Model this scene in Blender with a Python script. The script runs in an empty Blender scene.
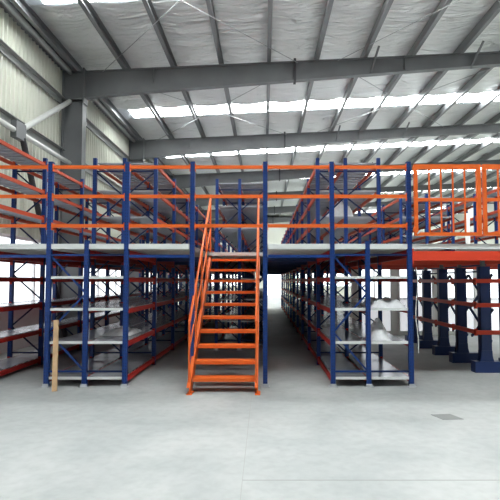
import bpy, math, random
from mathutils import Vector, Matrix
random.seed(7)
C = bpy.context.scene
COL = C.collection

# ------------------------------------------------------------------ materials
def mat(name, col, rough=.5, metal=0., spec=.5, noise=0., nscale=4., bump=0., bscale=20., emis=None, estr=0.):
    m = bpy.data.materials.new(name); m.use_nodes = True
    nt = m.node_tree; b = nt.nodes['Principled BSDF']
    b.inputs['Base Color'].default_value = (*col, 1)
    b.inputs['Roughness'].default_value = rough
    b.inputs['Metallic'].default_value = metal
    b.inputs['Specular IOR Level'].default_value = spec
    tc = nt.nodes.new('ShaderNodeTexCoord')
    if noise > 0:
        n = nt.nodes.new('ShaderNodeTexNoise'); n.inputs['Scale'].default_value = nscale
        n.inputs['Detail'].default_value = 6
        r = nt.nodes.new('ShaderNodeMapRange')
        r.inputs['From Min'].default_value = .3; r.inputs['From Max'].default_value = .7
        r.inputs['To Min'].default_value = 1-noise; r.inputs['To Max'].default_value = 1+noise
        mx = nt.nodes.new('ShaderNodeVectorMath'); mx.operation = 'SCALE'
        mx.inputs[0].default_value = col
        nt.links.new(tc.outputs['Object'], n.inputs['Vector'])
        nt.links.new(n.outputs['Fac'], r.inputs['Value'])
        nt.links.new(r.outputs['Result'], mx.inputs['Scale'])
        nt.links.new(mx.outputs['Vector'], b.inputs['Base Color'])
    if bump > 0:
        n2 = nt.nodes.new('ShaderNodeTexNoise'); n2.inputs['Scale'].default_value = bscale
        n2.inputs['Detail'].default_value = 4
        bp = nt.nodes.new('ShaderNodeBump'); bp.inputs['Strength'].default_value = bump
        bp.inputs['Distance'].default_value = .02
        nt.links.new(tc.outputs['Object'], n2.inputs['Vector'])
        nt.links.new(n2.outputs['Fac'], bp.inputs['Height'])
        nt.links.new(bp.outputs['Normal'], b.inputs['Normal'])
    if emis:
        b.inputs['Emission Color'].default_value = (*emis, 1)
        b.inputs['Emission Strength'].default_value = estr
    return m

def perforated(name, col):
    """painted upright with a double row of punched slots"""
    m = mat(name, col, .45, spec=.3)
    nt = m.node_tree; b = nt.nodes['Principled BSDF']
    tc = nt.nodes.new('ShaderNodeTexCoord'); sp = nt.nodes.new('ShaderNodeSeparateXYZ')
    nt.links.new(tc.outputs['Object'], sp.inputs[0])
    def mth(op, a, c=None, v=None):
        n = nt.nodes.new('ShaderNodeMath'); n.operation = op
        nt.links.new(a, n.inputs[0])
        if c is not None: nt.links.new(c, n.inputs[1])
        if v is not None: n.inputs[1].default_value = v
        return n.outputs[0]
    z = mth('PINGPONG', sp.outputs['Z'], v=.025)
    za = mth('GREATER_THAN', z, v=.016)
    x = mth('ABSOLUTE', mth('SUBTRACT', mth('ABSOLUTE', sp.outputs['X']), v=.018))
    xa = mth('LESS_THAN', x, v=.005)
    f = mth('MULTIPLY', za, xa)
    mx = nt.nodes.new('ShaderNodeMix'); mx.data_type = 'RGBA'
    mx.inputs['A'].default_value = (*col, 1); mx.inputs['B'].default_value = (.01, .012, .03, 1)
    nt.links.new(f, mx.inputs['Factor'])
    nt.links.new(mx.outputs['Result'], b.inputs['Base Color'])
    return m

def concrete():
    m = bpy.data.materials.new('polished_concrete'); m.use_nodes = True
    nt = m.node_tree; b = nt.nodes['Principled BSDF']
    tc = nt.nodes.new('ShaderNodeTexCoord')
    def noise(sc, det, dist=0):
        n = nt.nodes.new('ShaderNodeTexNoise'); n.inputs['Scale'].default_value = sc
        n.inputs['Detail'].default_value = det; n.inputs['Distortion'].default_value = dist
        nt.links.new(tc.outputs['Object'], n.inputs['Vector']); return n.outputs['Fac']
    r1 = nt.nodes.new('ShaderNodeValToRGB')
    r1.color_ramp.elements[0].position = .32; r1.color_ramp.elements[0].color = (.33, .35, .345, 1)
    r1.color_ramp.elements[1].position = .68; r1.color_ramp.elements[1].color = (.44, .455, .445, 1)
    nt.links.new(noise(.8, 8, .6), r1.inputs['Fac'])
    r2 = nt.nodes.new('ShaderNodeValToRGB')
    r2.color_ramp.elements[0].position = .25; r2.color_ramp.elements[0].color = (.80, .80, .80, 1)
    r2.color_ramp.elements[1].position = .6; r2.color_ramp.elements[1].color = (1, 1, 1, 1)
    nt.links.new(noise(9, 10, .2), r2.inputs['Fac'])
    mx = nt.nodes.new('ShaderNodeMix'); mx.data_type = 'RGBA'; mx.blend_type = 'MULTIPLY'
    mx.inputs['Factor'].default_value = .6
    nt.links.new(r1.outputs['Color'], mx.inputs['A']); nt.links.new(r2.outputs['Color'], mx.inputs['B'])
    nt.links.new(mx.outputs['Result'], b.inputs['Base Color'])
    rr = nt.nodes.new('ShaderNodeMapRange'); rr.inputs['To Min'].default_value = .42; rr.inputs['To Max'].default_value = .7
    nt.links.new(noise(2.2, 5), rr.inputs['Value']); nt.links.new(rr.outputs['Result'], b.inputs['Roughness'])
    b.inputs['Specular IOR Level'].default_value = .35
    return m

def foil():
    """silver quilted roof insulation, wrinkled across the purlins"""
    m = bpy.data.materials.new('foil_insulation'); m.use_nodes = True
    nt = m.node_tree; b = nt.nodes['Principled BSDF']
    b.inputs['Base Color'].default_value = (.74, .75, .74, 1)
    b.inputs['Metallic'].default_value = .7; b.inputs['Roughness'].default_value = .32
    tc = nt.nodes.new('ShaderNodeTexCoord')
    mp = nt.nodes.new('ShaderNodeMapping'); mp.inputs['Scale'].default_value = (.6, 3.0, 1)
    nt.links.new(tc.outputs['Object'], mp.inputs['Vector'])
    n = nt.nodes.new('ShaderNodeTexNoise'); n.inputs['Scale'].default_value = 1.6
    n.inputs['Detail'].default_value = 8; n.inputs['Distortion'].default_value = 1.2
    nt.links.new(mp.outputs['Vector'], n.inputs['Vector'])
    bp = nt.nodes.new('ShaderNodeBump'); bp.inputs['Strength'].default_value = 1; bp.inputs['Distance'].default_value = .35
    nt.links.new(n.outputs['Fac'], bp.inputs['Height'])
    nt.links.new(bp.outputs['Normal'], b.inputs['Normal'])
    return m

M = dict(
    brace=mat('blue_brace_shaded', (.004, .014, .06), .5, spec=.25),  # rack blue with the shade of the rear frames put into its colour
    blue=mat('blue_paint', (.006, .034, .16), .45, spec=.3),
    post=perforated('blue_perforated_upright', (.006, .034, .165)),
    navy=mat('navy_paint', (.007, .026, .115), .4),
    orange=mat('orange_paint', (.66, .115, .016), .45, spec=.3),
    bright_red=mat('bright_red_paint', (.62, .045, .014), .45),
    crimson=mat('dark_red_beam', (.36, .018, .012), .5, spec=.25),  # darker red tone for the lower shelf beams and the deck beams
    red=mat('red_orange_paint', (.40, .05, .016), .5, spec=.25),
    shelf=mat('galvanised_shelf', (.48, .50, .54), .24, .4, noise=.08, nscale=1.5),
    shelf_edge=mat('shelf_edge', (.62, .64, .63), .4),
    deck=mat('deck_panel_grey', (.46, .465, .44), .45, noise=.05),
    steel=mat('grey_primer_steel', (.125, .13, .135), .5, noise=.14, nscale=1.2),
    purlin=mat('zinc_purlin', (.17, .175, .18), .42, .4),
    girt=mat('grey_girt', (.27, .28, .27), .5),
    rod=mat('dull_steel_rod', (.30, .31, .31), .6),
    tube=mat('pale_steel_tube', (.55, .56, .54), .4, .2),
    wall=mat('cream_corrugated_sheet', (.56, .57, .50), .55, noise=.05, nscale=.7),
    white=mat('white_wall', (.82, .82, .80), .7),
    frame=mat('white_window_frame', (.75, .76, .76), .5),
    dark=mat('dark_rubber', (.03, .03, .035), .6),
    galv=mat('galvanised_plate', (.55, .57, .6), .35, .6),
    wood=mat('pale_timber', (.55, .36, .20), .65, noise=.18, nscale=6),
    film=mat('plastic_film', (.72, .73, .74), .22, noise=.1, nscale=12, bump=.8, bscale=14),
    foil=foil(), concrete=concrete(),
    stain=mat('damp_concrete', (.20, .21, .205), .5, noise=.1),
    joint=mat('joint_sealant', (.33, .33, .31), .8),
    cream=mat('cream_carton', (.80, .62, .45), .7),
    glass=mat('daylit_window', (.8, .85, .9), .3, emis=(.93, .97, 1), estr=2.0),
    frost=mat('frosted_daylit_panel', (.8, .82, .84), .5, emis=(.93, .95, 1), estr=.55),
    sky=mat('translucent_roof_sheet', (.8, .85, .85), .5, emis=(.96, 1, 1), estr=26),
)

# ------------------------------------------------------------------ mesh builder
class MB:
    def __init__(s): s.v = []; s.f = []
    def box(s, x0, x1, y0, y1, z0, z1):
        n = len(s.v)
        s.v += [(x0,y0,z0),(x1,y0,z0),(x1,y1,z0),(x0,y1,z0),(x0,y0,z1),(x1,y0,z1),(x1,y1,z1),(x0,y1,z1)]
        s.f += [tuple(n+i for i in q) for q in ((0,3,2,1),(4,5,6,7),(0,1,5,4),(1,2,6,5),(2,3,7,6),(3,0,4,7))]
        return s
    def prism(s, prof, a, b, up=(0,0,1)):
        """extrude a closed 2-D profile (u,v) from a to b; v follows 'up'"""
        a = Vector(a); b = Vector(b); d = (b-a).normalized(); up = Vector(up)
        u = d.cross(up)
        if u.length < 1e-5: u = d.cross(Vector((0,1,0)))
        u.normalize(); w = u.cross(d).normalized()
        n = len(s.v); k = len(prof)
        for p in (a, b):
            for (pu, pv) in prof: s.v.append(tuple(p + u*pu + w*pv))
        for i in range(k):
            j = (i+1) % k
            s.f.append((n+i, n+j, n+k+j, n+k+i))
        s.f.append(tuple(n+i for i in reversed(range(k)))); s.f.append(tuple(n+k+i for i in range(k)))
        return s
    def bar(s, a, b, w, h, up=(0,0,1)):
        return s.prism([(-w/2,-h/2),(w/2,-h/2),(w/2,h/2),(-w/2,h/2)], a, b, up)
    def tube(s, a, b, r, k=10):
        return s.prism([(r*math.cos(2*math.pi*i/k), r*math.sin(2*math.pi*i/k)) for i in range(k)], a, b)
    def mesh(s, name, m):
        me = bpy.data.meshes.new(name); me.from_pydata(s.v, [], s.f); me.materials.append(m)
        me.validate(); me.update()
        import bmesh
        bm = bmesh.new(); bm.from_mesh(me); bmesh.ops.recalc_face_normals(bm, faces=bm.faces); bm.to_mesh(me); bm.free()
        return me
    def build(s, name, m, parent=None, loc=(0,0,0)):
        return obj(name, s.mesh(name, m), parent, loc)

def obj(name, me, parent=None, loc=(0,0,0)):
    o = bpy.data.objects.new(name, me); COL.objects.link(o); o.location = loc
    if parent is not None: o.parent = parent
    return o
def tag(o, label, cat, group=None):
    o['label'] = label; o['category'] = cat
    if group: o['group'] = group
    return o
def thing(name, label, cat, loc=(0,0,0), group=None):
    return tag(obj(name, None, None, loc), label, cat, group)
def struct(o, label=None):
    o['kind'] = 'structure'
    if label: o['label'] = label
    return o
def repeat_parts(name, items, root, limit=100):
    """items: (mesh, (x,y,z)) sorted near to far; first `limit` are parts, the rest one object"""
    items.sort(key=lambda t: t[1][1])
    for me, loc in items[:limit]: obj(name, me, root, loc)
    rest = items[limit:]
    if rest:
        v = []; f = []
        for me, loc in rest:
            n = len(v)
            v += [(p.co.x+loc[0], p.co.y+loc[1], p.co.z+loc[2]) for p in me.vertices]
            f += [tuple(n+i for i in q.vertices) for q in me.polygons]
        nm = bpy.data.meshes.new(name); nm.from_pydata(v, [], f); nm.materials.append(rest[0][0].materials[0]); nm.update()
        o = obj(name, nm, root); o['kind'] = 'stuff'

# ------------------------------------------------------------------ layout
D1, BAY, NROW = 7.7, 2.0, 12
def row(i): return D1 + BAY*i
LOW = [.10, .66, 1.19, 1.70]
DECK_T, DECK_B = 2.275, 2.205
UP = [2.95, 3.49, 4.06]
XW = -6.1                                     # left wall
XR, YF, YB = 20.0, -16.0, 49.0
def rooftop(x): return 7.95 + .048*(x+5.1)    # top of the rafters
def roofz(x): return rooftop(x) + .28

# ------------------------------------------------------------------ floor
fl = MB().box(XW-.2, XR+.2, YF-.2, YB+8, -.15, 0).build('floor', M['concrete']); struct(fl, 'pale grey polished concrete warehouse floor')
j = MB().box(-.185, -.180, YF, D1-.3, 0, .002).box(-.18, 8, 4.12, 4.124, 0, .002)
struct(j.build('trim_1', M['joint']), 'fine sawn joints in the concrete floor')
mb = MB(); n = len(mb.v)
mb.prism([(-.16,-.10),(.10,-.12),(.17,.10),(-.08,.13)], (2.27,6.0,.0), (2.27,6.0,.003), (0,1,0))
tag(mb.build('floor_stain', M['stain']), 'small dark damp patch on the concrete in front of the right rack', 'stain')

# ------------------------------------------------------------------ left wall (corrugated sheet) with window band
def corrugated(y0, y1, z0, z1, x):
    v = []; f = []; k = 0; p = .19; y = y0; pts = []
    while y < y1:
        pts += [(x, y), (x, y+p*.55), (x+.065, y+p*.68), (x+.065, y+p*.87)]
        y += p
    pts = [(a, min(b, y1)) for a, b in pts] + [(x, y1)]
    for a, b in pts: v += [(a, b, z0), (a, b, z1)]
    for i in range(len(pts)-1): f.append((2*i, 2*i+2, 2*i+3, 2*i+1))
    n = len(v)                                  # flat outer skin gives the wall its thickness
    v += [(x-.08, y0, z0), (x-.08, y1, z0), (x-.08, y1, z1), (x-.08, y0, z1)]
    f.append((n, n+3, n+2, n+1))
    return v, f
WZ0, WZ1 = 1.12, 2.75
v1, f1 = corrugated(YF, YB, 0, WZ0, XW); v2, f2 = corrugated(YF, YB, WZ1, 8.15, XW)
me = bpy.data.meshes.new('wall_left'); k = len(v1)
me.from_pydata(v2, [], f2); me.materials.append(M['wall']); me.update()
struct(obj('wall_left', me), 'cream corrugated steel side wall')
struct(MB().box(XW-.1, XW+.03, YF, YB, 0, WZ0).build('wall_left', M['white']), 'white plastered lower part of the side wall under the windows')
wn = 1
for c0 in range(-14, 49, 7):
    y0, y1 = c0+.35, c0+6.65
    fr = MB().box(XW-.05, XW+.06, y0-.35, y0, WZ0, WZ1).box(XW-.05, XW+.06, y1, y1+.35, WZ0, WZ1)
    fr.box(XW-.04, XW+.09, y0, y1, WZ0-.03, WZ0+.05).box(XW-.04, XW+.09, y0, y1, WZ1-.05, WZ1+.03)
    for q in range(1, 6):
        yy = y0+(y1-y0)*q/6; fr.box(XW-.02, XW+.05, yy-.03, yy+.03, WZ0, WZ1)
    w = fr.build('window_%d' % wn, M['frame']); struct(w, 'white framed ribbon window in the left wall')
    MB().box(XW-.03, XW-.02, y0, y1, WZ0+.05, WZ1-.05).build('pane', M['glass'], w)
    wn += 1

# wall girts
tn = 2
for h in (3.3, 5.47, 7.0):
    g = MB().prism([(-.03,-.10),(.03,-.10),(.03,-.08),(-.01,-.08),(-.01,.08),(.03,.08),(.03,.10),(-.03,.10)], (XW+.09, YF, h), (XW+.09, YB, h))
    g.box(XW+.03, XW+.2, YF, YB, h+.095, h+.105)
    struct(g.build('trim_%d' % tn, M['girt']), 'horizontal steel girt on the left wall'); tn += 1
g = MB().tube((XW+.3, YF, 7.92), (XW+.3, YB, 7.92), .07)
struct(g.build('trim_%d' % tn, M['girt']), 'long eave tube under the roof edge'); tn += 1
g = MB().box(XW+.02, XW+.22, YF, YB, 7.98, 8.16)
struct(g.build('trim_%d' % tn, M['steel']), 'eave beam at the top of the left wall'); tn += 1

# ------------------------------------------------------------------ steel frame of the hall
for i, y in enumerate(range(-14, 50, 7)):
    c = MB(); xa, xb = XW+.12, -5.36
    c.box(xa, xa+.02, y-.15, y+.15, 0, 7.9).box(xb-.02, xb, y-.15, y+.15, 0, 7.1).box(xa, xb, y-.006, y+.006, 0, 7.1)
    c.box(xa-.03, xb+.06, y-.2, y+.2, 0, .03)
    c.box(xb-.01, xb+.03, y-.17, y+.17, 6.95, 8.0)      # end plate
    c.box(xa, xb, y-.14, y+.14, 7.06, 7.09)
    o = c.build('steel_column', M['steel'])
    struct(o, 'grey steel portal column against the left wall')
    b = MB()
    xs = [XW+.14, -3.94, 6.94, XR]
    zt = [rooftop(x) for x in xs]; zb = [7.06, 7.27, 8.14, 8.14+.048*(XR-6.94)]
    for q in range(3):
        x0, x1 = xs[q], xs[q+1]
        n = len(b.v)
        for (xx, a, t) in ((x0, zb[q], zt[q]), (x1, zb[q+1], zt[q+1])):
            b.v += [(xx,y-.006,a),(xx,y+.006,a),(xx,y+.006,t),(xx,y-.006,t)]
        b.f += [(n,n+4,n+5,n+1),(n+1,n+5,n+6,n+2),(n+2,n+6,n+7,n+3),(n+3,n+7,n+4,n),(n,n+1,n+2,n+3),(n+4,n+7,n+6,n+5)]
        b.bar((x0,y,zt[q]-.008), (x1,y,zt[q+1]-.008), .2, .016)
        b.bar((x0,y,zb[q]+.008), (x1,y,zb[q+1]+.008), .2, .016)
    for xx in (-3.3, 4.2, 11.0):                       # web stiffeners
        b.box(xx-.006, xx+.006, y-.10, y+.10, rooftop(xx)-.42, rooftop(xx)-.01)
    o = b.build('roof_rafter', M['steel']); struct(o, 'tapered grey steel rafter under the roof')
    s = MB()
    for xx in (.92,):
        t = rooftop(xx)
        s.box(xx-.035, xx+.035, y-.14, y+.14, t-.62, t+.06)
    s.build('splice_plate', M['dark'], o)
    for xx in (3.2, 6.2):                              # fly braces to the purlins
        k = MB(); t = rooftop(xx)
        k.bar((xx, y-.02, t-.42), (xx+.10, y-.65, t+.06), .05, .05).bar((xx+.02, y+.02, t-.42), (xx+.12, y+.65, t+.06), .05, .05)
        k.build('fly_brace', M['steel'], o)

PX = [.15+1.44*k for k in range(-4, 14)]
for x in PX:
    z = rooftop(x)
    p = MB().prism([(-.055,0),(.055,0),(.055,.03),(.045,.03),(.045,.015),(-.043,.015),(-.043,.24),(.055,.24),(.055,.26),(-.055,.26)], (x, YF, z), (x, YB, z))
    struct(p.build('roof_purlin', M['purlin']), 'long steel purlin running the length of the roof')

# roof insulation: sagging between purlins, skylight strips left open
SK = [3.3, 10.45, 18.35, 24.6, 31.5, 38.5, 45.5]; SW = .52
spans = []; y = YF
for s_ in SK:
    hw = SW if s_ < 20 else .40
    spans.append((y, s_-hw)); y = s_+hw
spans.append((y, YB))
v = []; f = []
nx = 18*8+8
def sag(x, y):
    t = ((x-.15)/1.44) % 1.0
    a = math.sin(math.pi*t)
    return roofz(x) - .055*a*a + .011*a*math.sin(y*9.2+x*1.7+1.8*math.sin(x*2.6+y*.7))*(.6+.5*math.sin(y*2.3+x*1.9)) + .005*a*math.sin(y*17+x*4.1) 
x0r = XW
for (a, b) in spans:
    ny = max(2, int((b-a)/.085)); n = len(v); nxx = int((XR-x0r)/.18)
    for i in range(nxx+1):
        for k in range(ny+1):
            xx = x0r+(XR-x0r)*i/nxx; yy = a+(b-a)*k/ny
            v.append((xx, yy, sag(xx, yy)))
    for i in range(nxx):
        for k in range(ny):
            q = n+i*(ny+1)+k
            f.append((q, q+1, q+ny+2, q+ny+1))
me = bpy.data.meshes.new('ceiling'); me.from_pydata(v, [], f); me.materials.append(M['foil']); me.update()
for p in me.polygons: p.use_smooth = True
struct(obj('ceiling', me), 'silver foil roof insulation sagging between the purlins')
n0 = MB().prism([(0,0),(0,0.03),(XR-XW,.03+.048*(XR-XW)),(XR-XW,.048*(XR-XW))], (XW, YF-.5, roofz(XW)+.09), (XW, YB, roofz(XW)+.09))
struct(n0.build('roof_sheet', M['galv']), 'outer steel roof sheet above the insulation')
for s_ in SK:
    g = MB().prism([(0,0),(0,.02),(XR+5.2,.02+.048*(XR+5.2)),(XR+5.2,.048*(XR+5.2))], (-5.2, s_-SW, roofz(-5.2)+.01), (-5.2, s_+SW, roofz(-5.2)+.01))
    struct(g.build('window_%d' % wn, M['sky']), 'bright translucent skylight strip across the roof'); wn += 1

# crossed roof bracing rods
r = 0
for y0 in (7, 14):
    for (xa, xb) in ((-4.8, 1.0), (1.0, -4.8), (2.2, 8.0), (8.0, 2.2)):
        g = MB().tube((xa, y0+.1, rooftop(xa)-.06), (xb, y0+6.9, rooftop(xb)-.06), .010, 6)
        struct(g.build('bracing_rod', M['rod']), 'thin steel tension rod crossing under the roof')

# wall bracing by the first column
JY, JZ, BX = 11.1, 5.2, XW+.33
g = MB().tube((BX, YF, 5.17), (BX, 13.98, 5.17), .065, 12); struct(g.build('wall_strut', M['tube']), 'pale horizontal tube strut along the left wall')
g = MB().tube((BX, JY+.12, JZ+.1), (BX, 13.9, 7.0), .07, 12); struct(g.build('wall_brace', M['tube']), 'pale tube brace rising to the top of the first column')
g = MB().tube((BX+.02, JY+.1, JZ-.12), (BX+.02, 13.9, .1), .07, 12); struct(g.build('wall_brace', M['dark']), 'dark steel tube brace falling to the foot of the first column')
g = MB().box(BX-.07, BX+.07, JY-.28, JY+.16, JZ-.20, JZ+.20); struct(g.build('gusset_plate', M['steel']), 'grey gusset plate where the wall braces meet')

# back wall, right wall
bw = MB(); dx0, dx1 = -.1, 2.2
bw.box(XW, dx0, YB, YB+.2, 0, 8.4).box(dx1, XR, YB, YB+.2, 0, 8.6).box(dx0, dx1, YB, YB+.2, 3.2, 8.6)
bw.prism([(XW,8.3),(XR,8.3),(XR,roofz(XR)+.05),(XW,roofz(XW)+.05)], (0, YB+.2, 0), (0, YB, 0))
struct(bw.build('wall_back', M['wall']), 'cream back wall of the hall')
for xa, xb in ((-5.6,-1.2),(3.2,9),(10,18)):
    w = MB().box(xa-.08, xb+.08, YB-.05, YB-.02, 1.1, 3.0).build('window_%d' % wn, M['frame']); wn += 1
    struct(w, 'daylit window in the back wall')
    MB().box(xa, xb, YB-.07, YB-.055, 1.2, 2.9).build('pane', M['glass'], w)
fw = MB().box(XW, XR, YF-.2, YF, 0, 8.4)
fw.prism([(XW,8.3),(XR,8.3),(XR,roofz(XR)+.05),(XW,roofz(XW)+.05)], (0, YF, 0), (0, YF-.2, 0))
struct(fw.build('wall_front', M['wall']), 'cream front wall of the hall behind the viewer')
rw = MB().box(XR, XR+.2, YF, YB, 0, roofz(XR)+.1)
struct(rw.build('wall_right', M['wall']), 'cream side wall on the right')

# ------------------------------------------------------------------ rack components
PW = .072
def post_mesh(h, w=PW, d=.07, m=None):
    t = .006; a = w/2; b = d/2
    prof = [(-a,-b),(a,-b),(a,b),(a-.022,b),(a-.022,b-t),(a-t,b-t),(a-t,-b+t),(-a+t,-b+t),(-a+t,b-t),(-a+.022,b-t),(-a+.022,b),(-a,b)]
    mb = MB(); v = []
    n = len(prof)
    mb.v = [(p[0], p[1], 0) for p in prof] + [(p[0], p[1], h) for p in prof]
    for i in range(n):
        k = (i+1) % n; mb.f.append((i, k, n+k, n+i))
    mb.f += [tuple(range(n)), tuple(range(n, 2*n))]
    return mb.mesh('post', m or M['post'])
POST = {}
def post(h):
    if h not in POST: POST[h] = post_mesh(h)
    return POST[h]
FOOT = MB().box(-.07, .075, -.07, .06, 0, .006).box(-.05, .05, -.045, -.038, .006, .05).mesh('foot_plate', M['galv'])
def beam_mesh(h, t, L, m, name='shelf_beam'):
    """step beam running along +Y from 0 to L, with hooked end plates"""
    mb = MB()
    mb.prism([(-t/2,-h/2),(t/2,-h/2),(t/2,h/2-.02),(t*.15,h/2-.02),(t*.15,h/2),(-t/2,h/2)], (0,.045,0), (0,L-.045,0))
    mb.box(-t/2-.004, t/2+.004, .036, .046, -h/2-.05, h/2+.03).box(-t/2-.004, t/2+.004, L-.046, L-.036, -h/2-.05, h/2+.03)
    return mb.mesh(name, m)
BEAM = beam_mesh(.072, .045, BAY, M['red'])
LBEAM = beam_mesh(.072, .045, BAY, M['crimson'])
DBEAM = beam_mesh(.13, .05, BAY, M['crimson'], 'deck_beam')
SHELF = {}
def shelf(w):
    k = round(w, 3)
    if k not in SHELF:
        mb = MB(); n = 9; L = BAY-.02
        for i in range(n):
            a = .01+L*i/n; b = .01+L*(i+1)/n-.012
            mb.box(-w/2+.03, w/2-.03, a, b, -.003, 0)
            mb.box(-w/2+.03, w/2-.03, a, a+.003, -.03, 0).box(-w/2+.03, w/2-.03, b-.003, b, -.03, 0)
            mb.box(-w/2+.06, w/2-.06, (a+b)/2-.02, (a+b)/2+.02, -.012, -.003)
        SHELF[k] = mb.mesh('shelf', M['shelf'])
    return SHELF[k]
EDGE = {}
def edge(w):
    k = round(w, 3)
    if k not in EDGE: EDGE[k] = MB().box(-w/2+.045, w/2-.045, -.022, -.012, -.034, .008).mesh('shelf_edge', M['shelf_edge'])
    return EDGE[k]
def bracing(w, z0, z1, flip=False, diag=True, m='brace'):
    mb = MB(); a, b = -w/2+.03, w/2-.03
    for z in (z0, z1): mb.bar((a,0,z), (b,0,z), .025, .03)
    if diag:
        n = max(2, round((z1-z0)/.56)); st = (z1-z0)/n
        for i in range(n):
            p, q = (a, b) if (i % 2 == 0) == flip else (b, a)
            mb.bar((p, .012, z0+st*i+.02), (q, .012, z0+st*(i+1)-.02), .022, .028)
    return mb.mesh('frame_bracing', M[m])

def rack(label, xs, r0, r1, row0_heights=None, low=LOW, up=UP, base=0., upper_from=0, deckbeam=True, endedges=True, post_h=4.2, side_mat=None, group=None, name='storage_rack'):
    t = thing(name, label, 'rack', ((xs[0]+xs[-1])/2, row(r0), base), group)
    ox, oy = t.location.x, t.location.y
    posts = []; br = []; beams = []; shelves = []; dbeams = []
    brc = {}
    for i in range(r0, r1+1):
        for k, x in enumerate(xs):
            h = row0_heights[k] if (row0_heights and i == r0) else post_h-base
            posts.append((post(h), (x-ox, row(i)-oy, 0)))
        for k in range(len(xs)-1):
            w = xs[k+1]-xs[k]; first = (row0_heights is not None and i == r0)
            hi = 2.10 if first else (3.93-base)
            dg = not (first and k == 1)
            if not dg:
                for z in (.24, hi):
                    tm = MB().bar((-w/2+.03,0,z), (w/2-.03,0,z), .025, .03).mesh('frame_tie', M['brace'])
                    obj('frame_tie', tm, t, ((xs[k]+xs[k+1])/2-ox, 0, 0))
                continue
            key = (round(w,3), hi, k % 2, dg)
            if key not in brc: brc[key] = bracing(w, .24, hi, k % 2 == 1, dg, 'blue' if first else 'brace')  # front frames keep the plain blue, the others the blue darkened for shade
            br.append((brc[key], ((xs[k]+xs[k+1])/2-ox, row(i)-oy, 0)))
    for i in range(r0, r1):
        lv = list(low) + (list(up) if i >= r0+upper_from else [])
        for z in lv:
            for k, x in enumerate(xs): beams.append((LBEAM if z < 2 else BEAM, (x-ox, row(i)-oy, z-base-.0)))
            for k in range(len(xs)-1):
                w = xs[k+1]-xs[k]
                shelves.append((shelf(w), ((xs[k]+xs[k+1])/2-ox, row(i)-oy, z-base+.05)))
        if deckbeam:
            for x in xs: dbeams.append((DBEAM, (x-ox, row(i)-oy, 2.118-base)))
    repeat_parts('post', posts, t)
    for o in [c for c in t.children if c.name.startswith('post')][:3]:
        if base == 0: obj('foot_plate', FOOT, o, (0,0,0))
    repeat_parts('frame_bracing', br, t); repeat_parts('shelf_beam', beams, t); repeat_parts('shelf', shelves, t)
    if dbeams: repeat_parts('deck_beam', dbeams, t)
    if endedges:
        for z in low:
            for k in range(len(xs)-1):
                w = xs[k+1]-xs[k]
                obj('shelf_edge', edge(w), t, ((xs[k]+xs[k+1])/2-ox, 0, z-base+.05))['label'] = 'white folded shelf end'
    return t

XA = [-3.47, -2.86, -2.22]; XB = [-1.16, -.6, 0.02]; XC = [1.1, 1.67, 2.35]; XL = [-5.12, -4.5]
rack('blue and red rack standing along the left wall beside the windows', XL, 0, 11, endedges=False)
rack('double blue and red rack left of the stairs with the plank leaning on it', XA, 0, 11, [3.62, 2.33, 3.62], upper_from=1)
rack('dark double rack directly behind the orange stairs', XB, 2, 11, endedges=False)
rack('double blue rack right of the stairs holding plastic film on its shelves', XC, 0, 11, [3.62, 2.33, 3.62], upper_from=1)
rack('upper level rack seen through the left leaf of the orange gate', [3.95, 4.7, 5.45], 3, 11, low=[], base=DECK_T, deckbeam=False, endedges=False)
rack('upper level rack farthest right behind the orange gate', [6.1, 6.7], 1, 10, low=[], base=DECK_T, deckbeam=False, endedges=False)

# front row posts either side of the stairs
for x, lab in ((XB[0], 'blue perforated post just left of the orange stairs'), (XB[2], 'blue perforated post just right of the orange stairs')):
    p = tag(obj('mezzanine_post', post(3.62), None, (x, row(0), 0)), lab, 'post', 'front posts beside the stairs')
    obj('foot_plate', FOOT, p)

# ------------------------------------------------------------------ deck, trims and beams
DX0, DX1 = -5.3, 7.0
dk = MB()
def deckbox(x0, x1, y0, y1):
    # folded panels running along X
    y = y0
    while y < y1-.01:
        b = min(y+.25, y1)
        dk.box(x0, x1, y, b-.004, DECK_T-.004, DECK_T); dk.box(x0, x1, y, y+.004, DECK_B, DECK_T)
        y += .25
Ye = row(11)+.05
deckbox(DX0, XB[0]-.04, row(0), row(1)+.2); deckbox(XB[2]+.04, DX1, row(0), row(1)+.2)
deckbox(DX0, DX1, row(1)+.2, Ye)
struct(dk.build('mezzanine_deck', M['deck']), 'grey steel decking of the upper level')
for i, (a, b) in enumerate(((DX0, XB[0]-.05), (XB[2]+.05, DX1))):
    struct(MB().box(a, b, D1-.022, D1-.002, DECK_B-.01, DECK_T+.005).build('trim_%d' % tn, M['shelf_edge']), 'pale steel edge of the upper deck'); tn += 1
struct(MB().box(XB[0]+.04, XB[2]-.04, row(1)+.17, row(1)+.20, DECK_B, DECK_T).build('trim_%d' % tn, M['shelf_edge']), 'pale deck edge at the stair head'); tn += 1

def crossbar(x0, x1, y, z, label, m='blue', h=.05, grp='blue tie bars under the front deck edge'):
    tag(MB().box(x0+.045, x1-.045, y-.02, y+.02, z-h/2, z+h/2).build('tie_bar', M[m]), label, 'bar', grp)
crossbar(XL[1], XA[0], D1, 2.08, 'blue tie bar under the deck left of the plank')
crossbar(XA[2], XB[0], D1, 2.08, 'blue tie bar over the aisle left of the stairs')
crossbar(XB[2], XC[0], D1, 2.08, 'blue tie bar over the aisle right of the stairs')
# cross beams below the walkways, further back
for (a, b, nm) in ((XL[1], XA[0], 'leftmost aisle'), (XA[2], XB[0], 'aisle left of the stairs'), (XB[2], XC[0], 'aisle right of the stairs')):
    for i in range(1, 12):
        mb = MB().bar((a+.045, row(i), 2.12), (b-.045, row(i), 2.12), .04, .09)
        tag(mb.build('walkway_beam', M['navy']), 'dark beam spanning under the walkway of the %s' % nm, 'beam', 'walkway beams over the %s' % nm)
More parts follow.
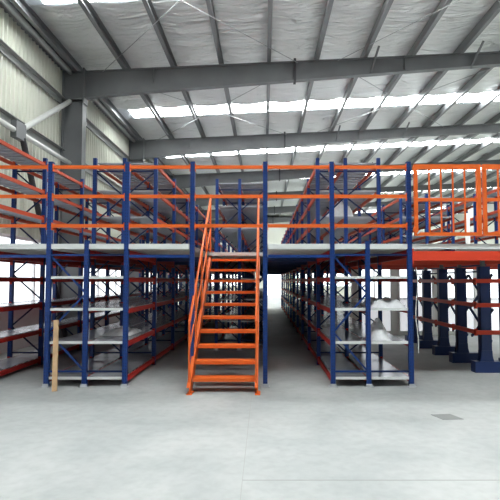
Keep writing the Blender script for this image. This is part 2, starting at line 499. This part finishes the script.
# right-hand bay: deep orange beams
OB = None
names = ['bright orange red beam under the front deck edge below the gate', 'red orange deck beam just behind the front one on the right']
for i in range(0, 8):
    mb = MB().prism([(-.03,-.075),(.03,-.075),(.03,.075),(-.03,.075)], (XC[2]+.045, row(i), 2.085), (DX1, row(i), 2.085))
    mb.box(XC[2]+.04, XC[2]+.055, row(i)-.04, row(i)+.04, 1.94, 2.2)
    o = mb.build('deck_beam', M['bright_red'])
    tag(o, names[i] if i < 2 else 'red deck beam far back under the right walkway', 'beam', None if i < 2 else 'rear deck beams on the right')
for x in (3.05, 4.9, 5.7, 6.6):
    mb = MB().box(x-.04, x+.04, D1, row(7), 2.162, 2.20)
    tag(mb.build('deck_joist', M['navy']), 'dark joist running back under the right hand deck', 'joist', 'joists under the right deck')

# ------------------------------------------------------------------ guard rails
RZ = [2.57, 3.05, 3.53]
spans = [(XL[1]-.3, XA[0], 'orange guard rails left of the first front post'), (XA[0], XA[2], 'orange guard rails above the left rack end'),
         (XA[2], XB[0], 'orange guard rails above the aisle left of the stairs'), (XB[0], XB[2], 'orange guard rails crossing above the stairs'),
         (XB[2], XC[0], 'orange guard rails above the aisle right of the stairs'), (XC[0], XC[2], 'orange guard rails above the right rack end')]
for a, b, lab in spans:
    t = thing('guard_railing', lab, 'railing', ((a+b)/2, D1-.02, DECK_T), 'orange guard rails along the deck front')
    w = (b-a)/2-.042
    for z in RZ:
        mb = MB().prism([(-.018,-.027),(.018,-.027),(.018,.027),(.004,.027),(.004,.017),(-.018,.017)], (-w,0,0), (w,0,0))
        mb.box(-w-.002, -w+.006, -.03, .03, -.07, .05).box(w-.006, w+.002, -.03, .03, -.07, .05)
        mb.build('rail', M['orange'], t, (0, 0, z-DECK_T))

# ------------------------------------------------------------------ orange gate
def gate(x0, x1, lab):
    t = thing('gate_leaf', lab, 'gate', ((x0+x1)/2, D1-.11, 2.40), 'orange gate leaves on the deck')
    w = (x1-x0)/2; H = 1.15
    mb = MB()
    mb.box(-w, -w+.055, -.025, .025, 0, H).box(w-.065, w, -.025, .025, 0, H)
    mb.box(-w+.055, w-.065, -.025, .025, 0, .055).box(-w+.055, w-.065, -.025, .025, H-.075, H)
    mb.build('gate_frame', M['orange'], t)
    MB().box(-w+.055, w-.065, -.022, .022, H/2-.02, H/2+.03).build('mid_rail', M['orange'], t)
    for i in range(1, 5):
        x = -w+.055+(2*w-.12)*i/5
        MB().box(x-.011, x+.011, -.012, .012, .055, H/2-.02).box(x-.011, x+.011, -.012, .012, H/2+.03, H-.075).build('gate_bar', M['orange'], t)
    for z in (.06, H-.12):
        MB().tube((-w-.012, -.02, z), (-w-.012, -.02, z+.08), .014, 8).build('hinge', M['orange'], t)
    return t
g1 = gate(2.405, 3.475, 'left orange barred gate leaf on the deck front')
MB().bar((-.50,-.03,.03), (-.43,-.03,.10), .02, .012, (0,1,0)).build('latch', M['galv'], g1)
gate(3.51, 4.60, 'right orange barred gate leaf cut by the photo edge')
tag(MB().box(-.03,.03,-.03,.03,0,1.3).build('gate_post', M['orange'], None, (4.66, D1+.08, DECK_T)), 'orange gate post beyond the right gate leaf', 'post')
# carton on the upper level, at the right edge
tag(MB().box(-.3,.3,-.2,.2,0,.4).box(-.301,.301,-.03,.03,.001,.402).build('carton', M['cream'], None, (5.25, 9.1, 2.78)), 'pale cream carton behind the right gate leaf at the photo edge', 'box')
tag(MB().box(-.3,.3,-.22,.22,0,.03).box(-.28,-.25,-.2,-.17,.03,.44).box(.25,.28,-.2,-.17,.03,.44).box(-.28,-.25,.17,.2,.03,.44).box(.25,.28,.17,.2,.03,.44).box(-.3,.3,-.22,.22,.43,.455).build('low_stand', M['navy'], None, (5.25, 9.1, DECK_T+.002)), 'low dark stand under the cream carton', 'stand')
# white upright sheet seen through the gate
tag(MB().box(-.06,.06,-.02,.02,0,1.2).box(-.08,.08,-.04,.04,0,.02).build('white_panel', M['white'], None, (5.4, 12.6, DECK_T+.002)), 'narrow white upright panel behind the left gate leaf', 'panel')

# ------------------------------------------------------------------ stairs
r_, t_ = .213, .27
SX0, SX1 = -1.075, -.125
Y0 = 7.38
st = thing('staircase', 'steep orange steel staircase climbing to the upper deck', 'staircase', ((SX0+SX1)/2, 7.25, 0))
ox, oy = st.location.x, st.location.y
slope = r_/t_
def line(k): return (Y0 + t_*(k-1), r_*k)
for k in range(1, 11):
    y, z = line(k)
    mb = MB().box(SX0-ox, SX1-ox, y-oy-.11, y-oy+.14, z-.006, z)
    mb.box(SX0-ox, SX1-ox, y-oy-.115, y-oy-.108, z-.048, z).box(SX0-ox, SX1-ox, y-oy+.135, y-oy+.142, z-.04, z)
    mb.build('tread', M['orange'], st)
for x in (SX0-.03, SX1+.03):
    ya, za = Y0-.24-oy, 0.0; ye, ze = line(11.2); 
    mb = MB()
    a = Vector((x-ox, Y0-oy-.27+.10, .0)); b = Vector((x-ox, ye-oy-.02, ze))
    # channel stringer with vertical foot
    th = .014
    p = [(Y0-.22-oy, 0), (Y0+.02-oy, 0), (Y0+.02-oy+(2.28-.0)/slope*.985, 2.245), (Y0-.2-oy+(2.28)/slope*.985, 2.27), (Y0-.22-oy, .09)]
    n = len(mb.v); m_ = len(p)
    for xx in (x-ox-th/2, x-ox+th/2): mb.v += [(xx, q[0], q[1]) for q in p]
    for i in range(m_):
        k2 = (i+1) % m_; mb.f.append((n+i, n+k2, n+m_+k2, n+m_+i))
    mb.f += [tuple(n+i for i in range(m_)), tuple(n+m_+i for i in range(m_))]
    sgn = -1
    # flanges
    mb.bar((x-ox+sgn*.02, p[4][0]+.0, .10), (x-ox+sgn*.02, p[3][0], p[3][1]), .05, .008)
    mb.bar((x-ox+sgn*.02, p[1][0], .01), (x-ox+sgn*.02, p[2][0], p[2][1]), .05, .008)
    mb.box(x-ox-.04, x-ox+.04, Y0-.26-oy, Y0-.02-oy, 0, .012)
    mb.build('stringer', M['orange'], st)
    # handrail, mid rail and balusters
    hr = MB(); xx = x-ox+sgn*.02
    yb, zb = Y0-.14-oy, .16; yt, zt = p[3][0]-.05, 2.27
    H = .98
    hr.tube((xx, yb, zb+H-.08), (xx, yt, zt+H+.16), .021, 10)
    h = hr.build('handrail', M['orange'], st)
    MB().tube((xx, yb, zb+H*.5), (xx, yt, zt+H*.5), .014, 8).build('mid_rail', M['orange'], h)
    for q in (0, .25, .5, .75, 1):
        yy = yb+(yt-yb)*q; zz = zb+(zt-zb)*q
        MB().tube((xx, yy, zz-.06), (xx, yy, zz+H-.08+.16*q), .016, 8).build('baluster', M['orange'], h)

# ------------------------------------------------------------------ navy cantilever columns on the right
cr = thing('cantilever_rack', 'navy cantilever rack with thick columns and red rails on the right', 'rack', (4.3, 8.86, 0))
ox, oy = 4.3, 8.86
CY = [8.92, 9.98, 10.98, 12.06, 13.1]
for y in CY:
    yy = y-oy
    b = MB().box(3.88-ox, 4.45-ox, yy-.09, yy+.09, 0, .20)
    b.box(3.87-ox, 3.88-ox, yy-.10, yy+.10, 0, .205)
    b.build('base_foot', M['navy'], cr)
    c = MB(); x0, x1 = 4.0-ox, 4.2-ox
    c.box(x0, x1, yy-.06, yy-.045, .2, 1.95).box(x0, x1, yy+.045, yy+.06, .2, 1.95).box(x0+.085, x0+.115, yy-.045, yy+.045, .2, 1.95)
    c.box(x0, x0+.012, yy-.06, yy+.06, .2, 1.95)
    n = len(c.v)                          # flared gusset at the foot
    for s in (-1, 1):
        c.prism([(0,0),(.26,0),(.235,.10),(.23,.20),(.03,.20),(.025,.10)] if s > 0 else [(0,0),(.26,0),(.235,.10),(.23,.20),(.03,.20),(.025,.10)], (x0-.03, yy+s*.068-.004, .2), (x0-.03, yy+s*.068+.004, .2))
    c.build('column', M['navy'], cr)
    h = MB().box(4.05-ox, 4.12-ox, yy-.03, yy+.03, 1.95, 2.16); h.build('column_head', M['steel'], cr)
for a, b in zip(CY[:-1], CY[1:]):
    for z in (.735, 1.235, 1.68):
        MB().bar((3.94-ox, a-oy, z), (3.94-ox, b-oy, z), .05, .075).box(3.91-ox, 3.97-ox, a-oy+.0, a-oy+.012, z-.07, z+.06).build('side_rail', M['bright_red'], cr)
    br = MB()
    for z0, z1 in ((.55, 1.15), (1.15, 1.8)):
        br.bar((4.25-ox, a-oy+.06, z0), (4.25-ox, b-oy-.06, z1), .03, .045).bar((4.29-ox, a-oy+.06, z1), (4.29-ox, b-oy-.06, z0), .03, .045)
    br.build('cross_bracing', M['navy'], cr)
for z in (.735, 1.235, 1.68):
    MB().bar((3.90-ox, -.03, z), (6.6-ox, -.03, z), .06, .075).build('front_rail', M['bright_red'], cr)
MB().box(4.40-ox, 4.60-ox, -.0, .12, .2, 2.0).box(4.38-ox, 4.62-ox, -.02, .14, .2, .25).build('end_column', M['navy'], cr)
MB().box(6.5-ox, 6.6-ox, -.0, .12, .0, 2.0).build('end_column', M['navy'], cr)
for z in (1.86, 1.98):
    MB().bar((4.15-ox, CY[0]-oy, z), (4.15-ox, CY[-1]-oy, z), .02, .03).build('top_tie', M['navy'], cr)

# white partition behind the columns with windows
PY = 15.0
pw = MB().box(2.75, 9.5, PY, PY+.08, 0, 2.16)
struct(pw.build('wall_partition', M['white']), 'white partition behind the navy columns')
for (a, b) in ((2.95, 3.95), (4.25, 5.25), (5.55, 6.55), (6.85, 7.85)):
    fr = MB().box(a-.05, a, PY-.05, PY-.002, 1.1, 2.1).box(b, b+.05, PY-.05, PY-.002, 1.1, 2.1).box(a, b, PY-.05, PY-.002, 1.1, 1.15).box(a, b, PY-.05, PY-.002, 2.05, 2.1)
    fr.box((a+b)/2-.02, (a+b)/2+.02, PY-.04, PY-.002, 1.15, 2.05)
    fr.box(a-.05, a, PY-.05, PY-.002, .08, 1.1).box(b, b+.05, PY-.05, PY-.002, .08, 1.1).box(a, b, PY-.05, PY-.002, .08, .13)
    w = fr.build('window_%d' % wn, M['frame']); struct(w, 'daylit window in the white partition'); wn += 1
    MB().box(a, b, PY-.02, PY-.004, 1.15, 2.05).build('pane', M['glass'], w)
    MB().box(a, b, PY-.02, PY-.004, .13, 1.1).build('frosted_panel', M['frost'], w)

# ------------------------------------------------------------------ loose items
# plank leaning on the left rack
mb = MB(); a = Vector((-3.19, 7.36, 0.0)); b = Vector((-3.29, 7.60, 1.06))
mb.bar(a, b, .075, .028, (0,-1,.2)); 
pl = mb.build('timber_plank', M['wood']); tag(pl, 'pale timber plank leaning against the left rack end', 'plank')

def heap(name, label, x, y, z, w, d, h, seed, cone=False):
    rnd = random.Random(seed); n = 18; v = []; f = []
    for i in range(n+1):
        for k in range(n+1):
            u = i/n*2-1; t = k/n*2-1; r = max(abs(u), abs(t))
            e = (1-r)
            if cone: hh = h*max(0, 1-math.hypot(u, t))**.8*1.0
            else: hh = h*(min(1, e*2.5)**.6)*(.45+.55*abs(math.sin(u*3.1+seed)*math.cos(t*2.3+seed*1.7)))
            hh += .18*h*rnd.random()*min(1, e*4)
            v.append((u*w/2*(1+.06*rnd.random()), t*d/2*(1+.06*rnd.random()), hh))
    for i in range(n):
        for k in range(n):
            q = i*(n+1)+k; f.append((q, q+n+1, q+n+2, q+1))
    nb = len(v)                                # closed underside
    v += [(-w/2,-d/2,-.001),(w/2,-d/2,-.001),(w/2,d/2,-.001),(-w/2,d/2,-.001)]; f.append((nb,nb+3,nb+2,nb+1))
    me = bpy.data.meshes.new(name); me.from_pydata(v, [], f); me.materials.append(M['film']); me.update()
    for p in me.polygons: p.use_smooth = True
    tag(obj(name, me, None, (x, y, z)), label, 'plastic film')
heap('plastic_film', 'crumpled clear plastic film spread on the second shelf of the right rack', 2.03, 8.25, LOW[2]+.052, .56, .95, .14, 3)
heap('plastic_bag', 'peaked heap of clear plastic on the lower shelf of the right rack', 1.90, 8.05, LOW[1]+.052, .36, .5, .34, 5, True)
heap('plastic_film', 'bundle of pale plastic film on the upper shelf above the right rack', 1.62, 10.3, UP[0]+.052, .5, .8, .36, 8)
heap('plastic_film', 'crumpled shiny film on a low shelf of the left rack', -2.62, 8.9, LOW[1]+.052, .5, .8, .12, 11)
mb = MB(); 
for i in range(8):
    z0 = 1.9-.17*i; z1 = z0-.17
    mb.bar((.02*math.sin(i*1.1), 0, z0), (.02*math.sin((i+1)*1.1), -.01*(i % 2), z1), .006, .02, (0,1,0))
tag(mb.build('plastic_strap', M['white'], None, (2.43, 7.62, 0)), 'thin white strap hanging beside the right rack corner post', 'strap')

# ------------------------------------------------------------------ world, camera
w = bpy.data.worlds.new('World'); C.world = w; w.use_nodes = True
bg = w.node_tree.nodes['Background']; bg.inputs['Color'].default_value = (.93, .97, 1, 1); bg.inputs['Strength'].default_value = 3.0
C.view_settings.view_transform = 'Standard'; C.view_settings.look = 'None'; C.view_settings.gamma = 1
C.view_settings.use_curve_mapping = False; C.view_settings.exposure = 0.0

cam = bpy.data.cameras.new('Camera'); co = bpy.data.objects.new('Camera', cam); COL.objects.link(co)
cam.sensor_width = 36; cam.lens = 36*477/500
co.location = (0, 0, 1.68); co.rotation_euler = (math.radians(93.0), 0, 0)
cam.shift_x = -14/500; cam.shift_y = 6/500
cam.clip_end = 200
C.camera = co
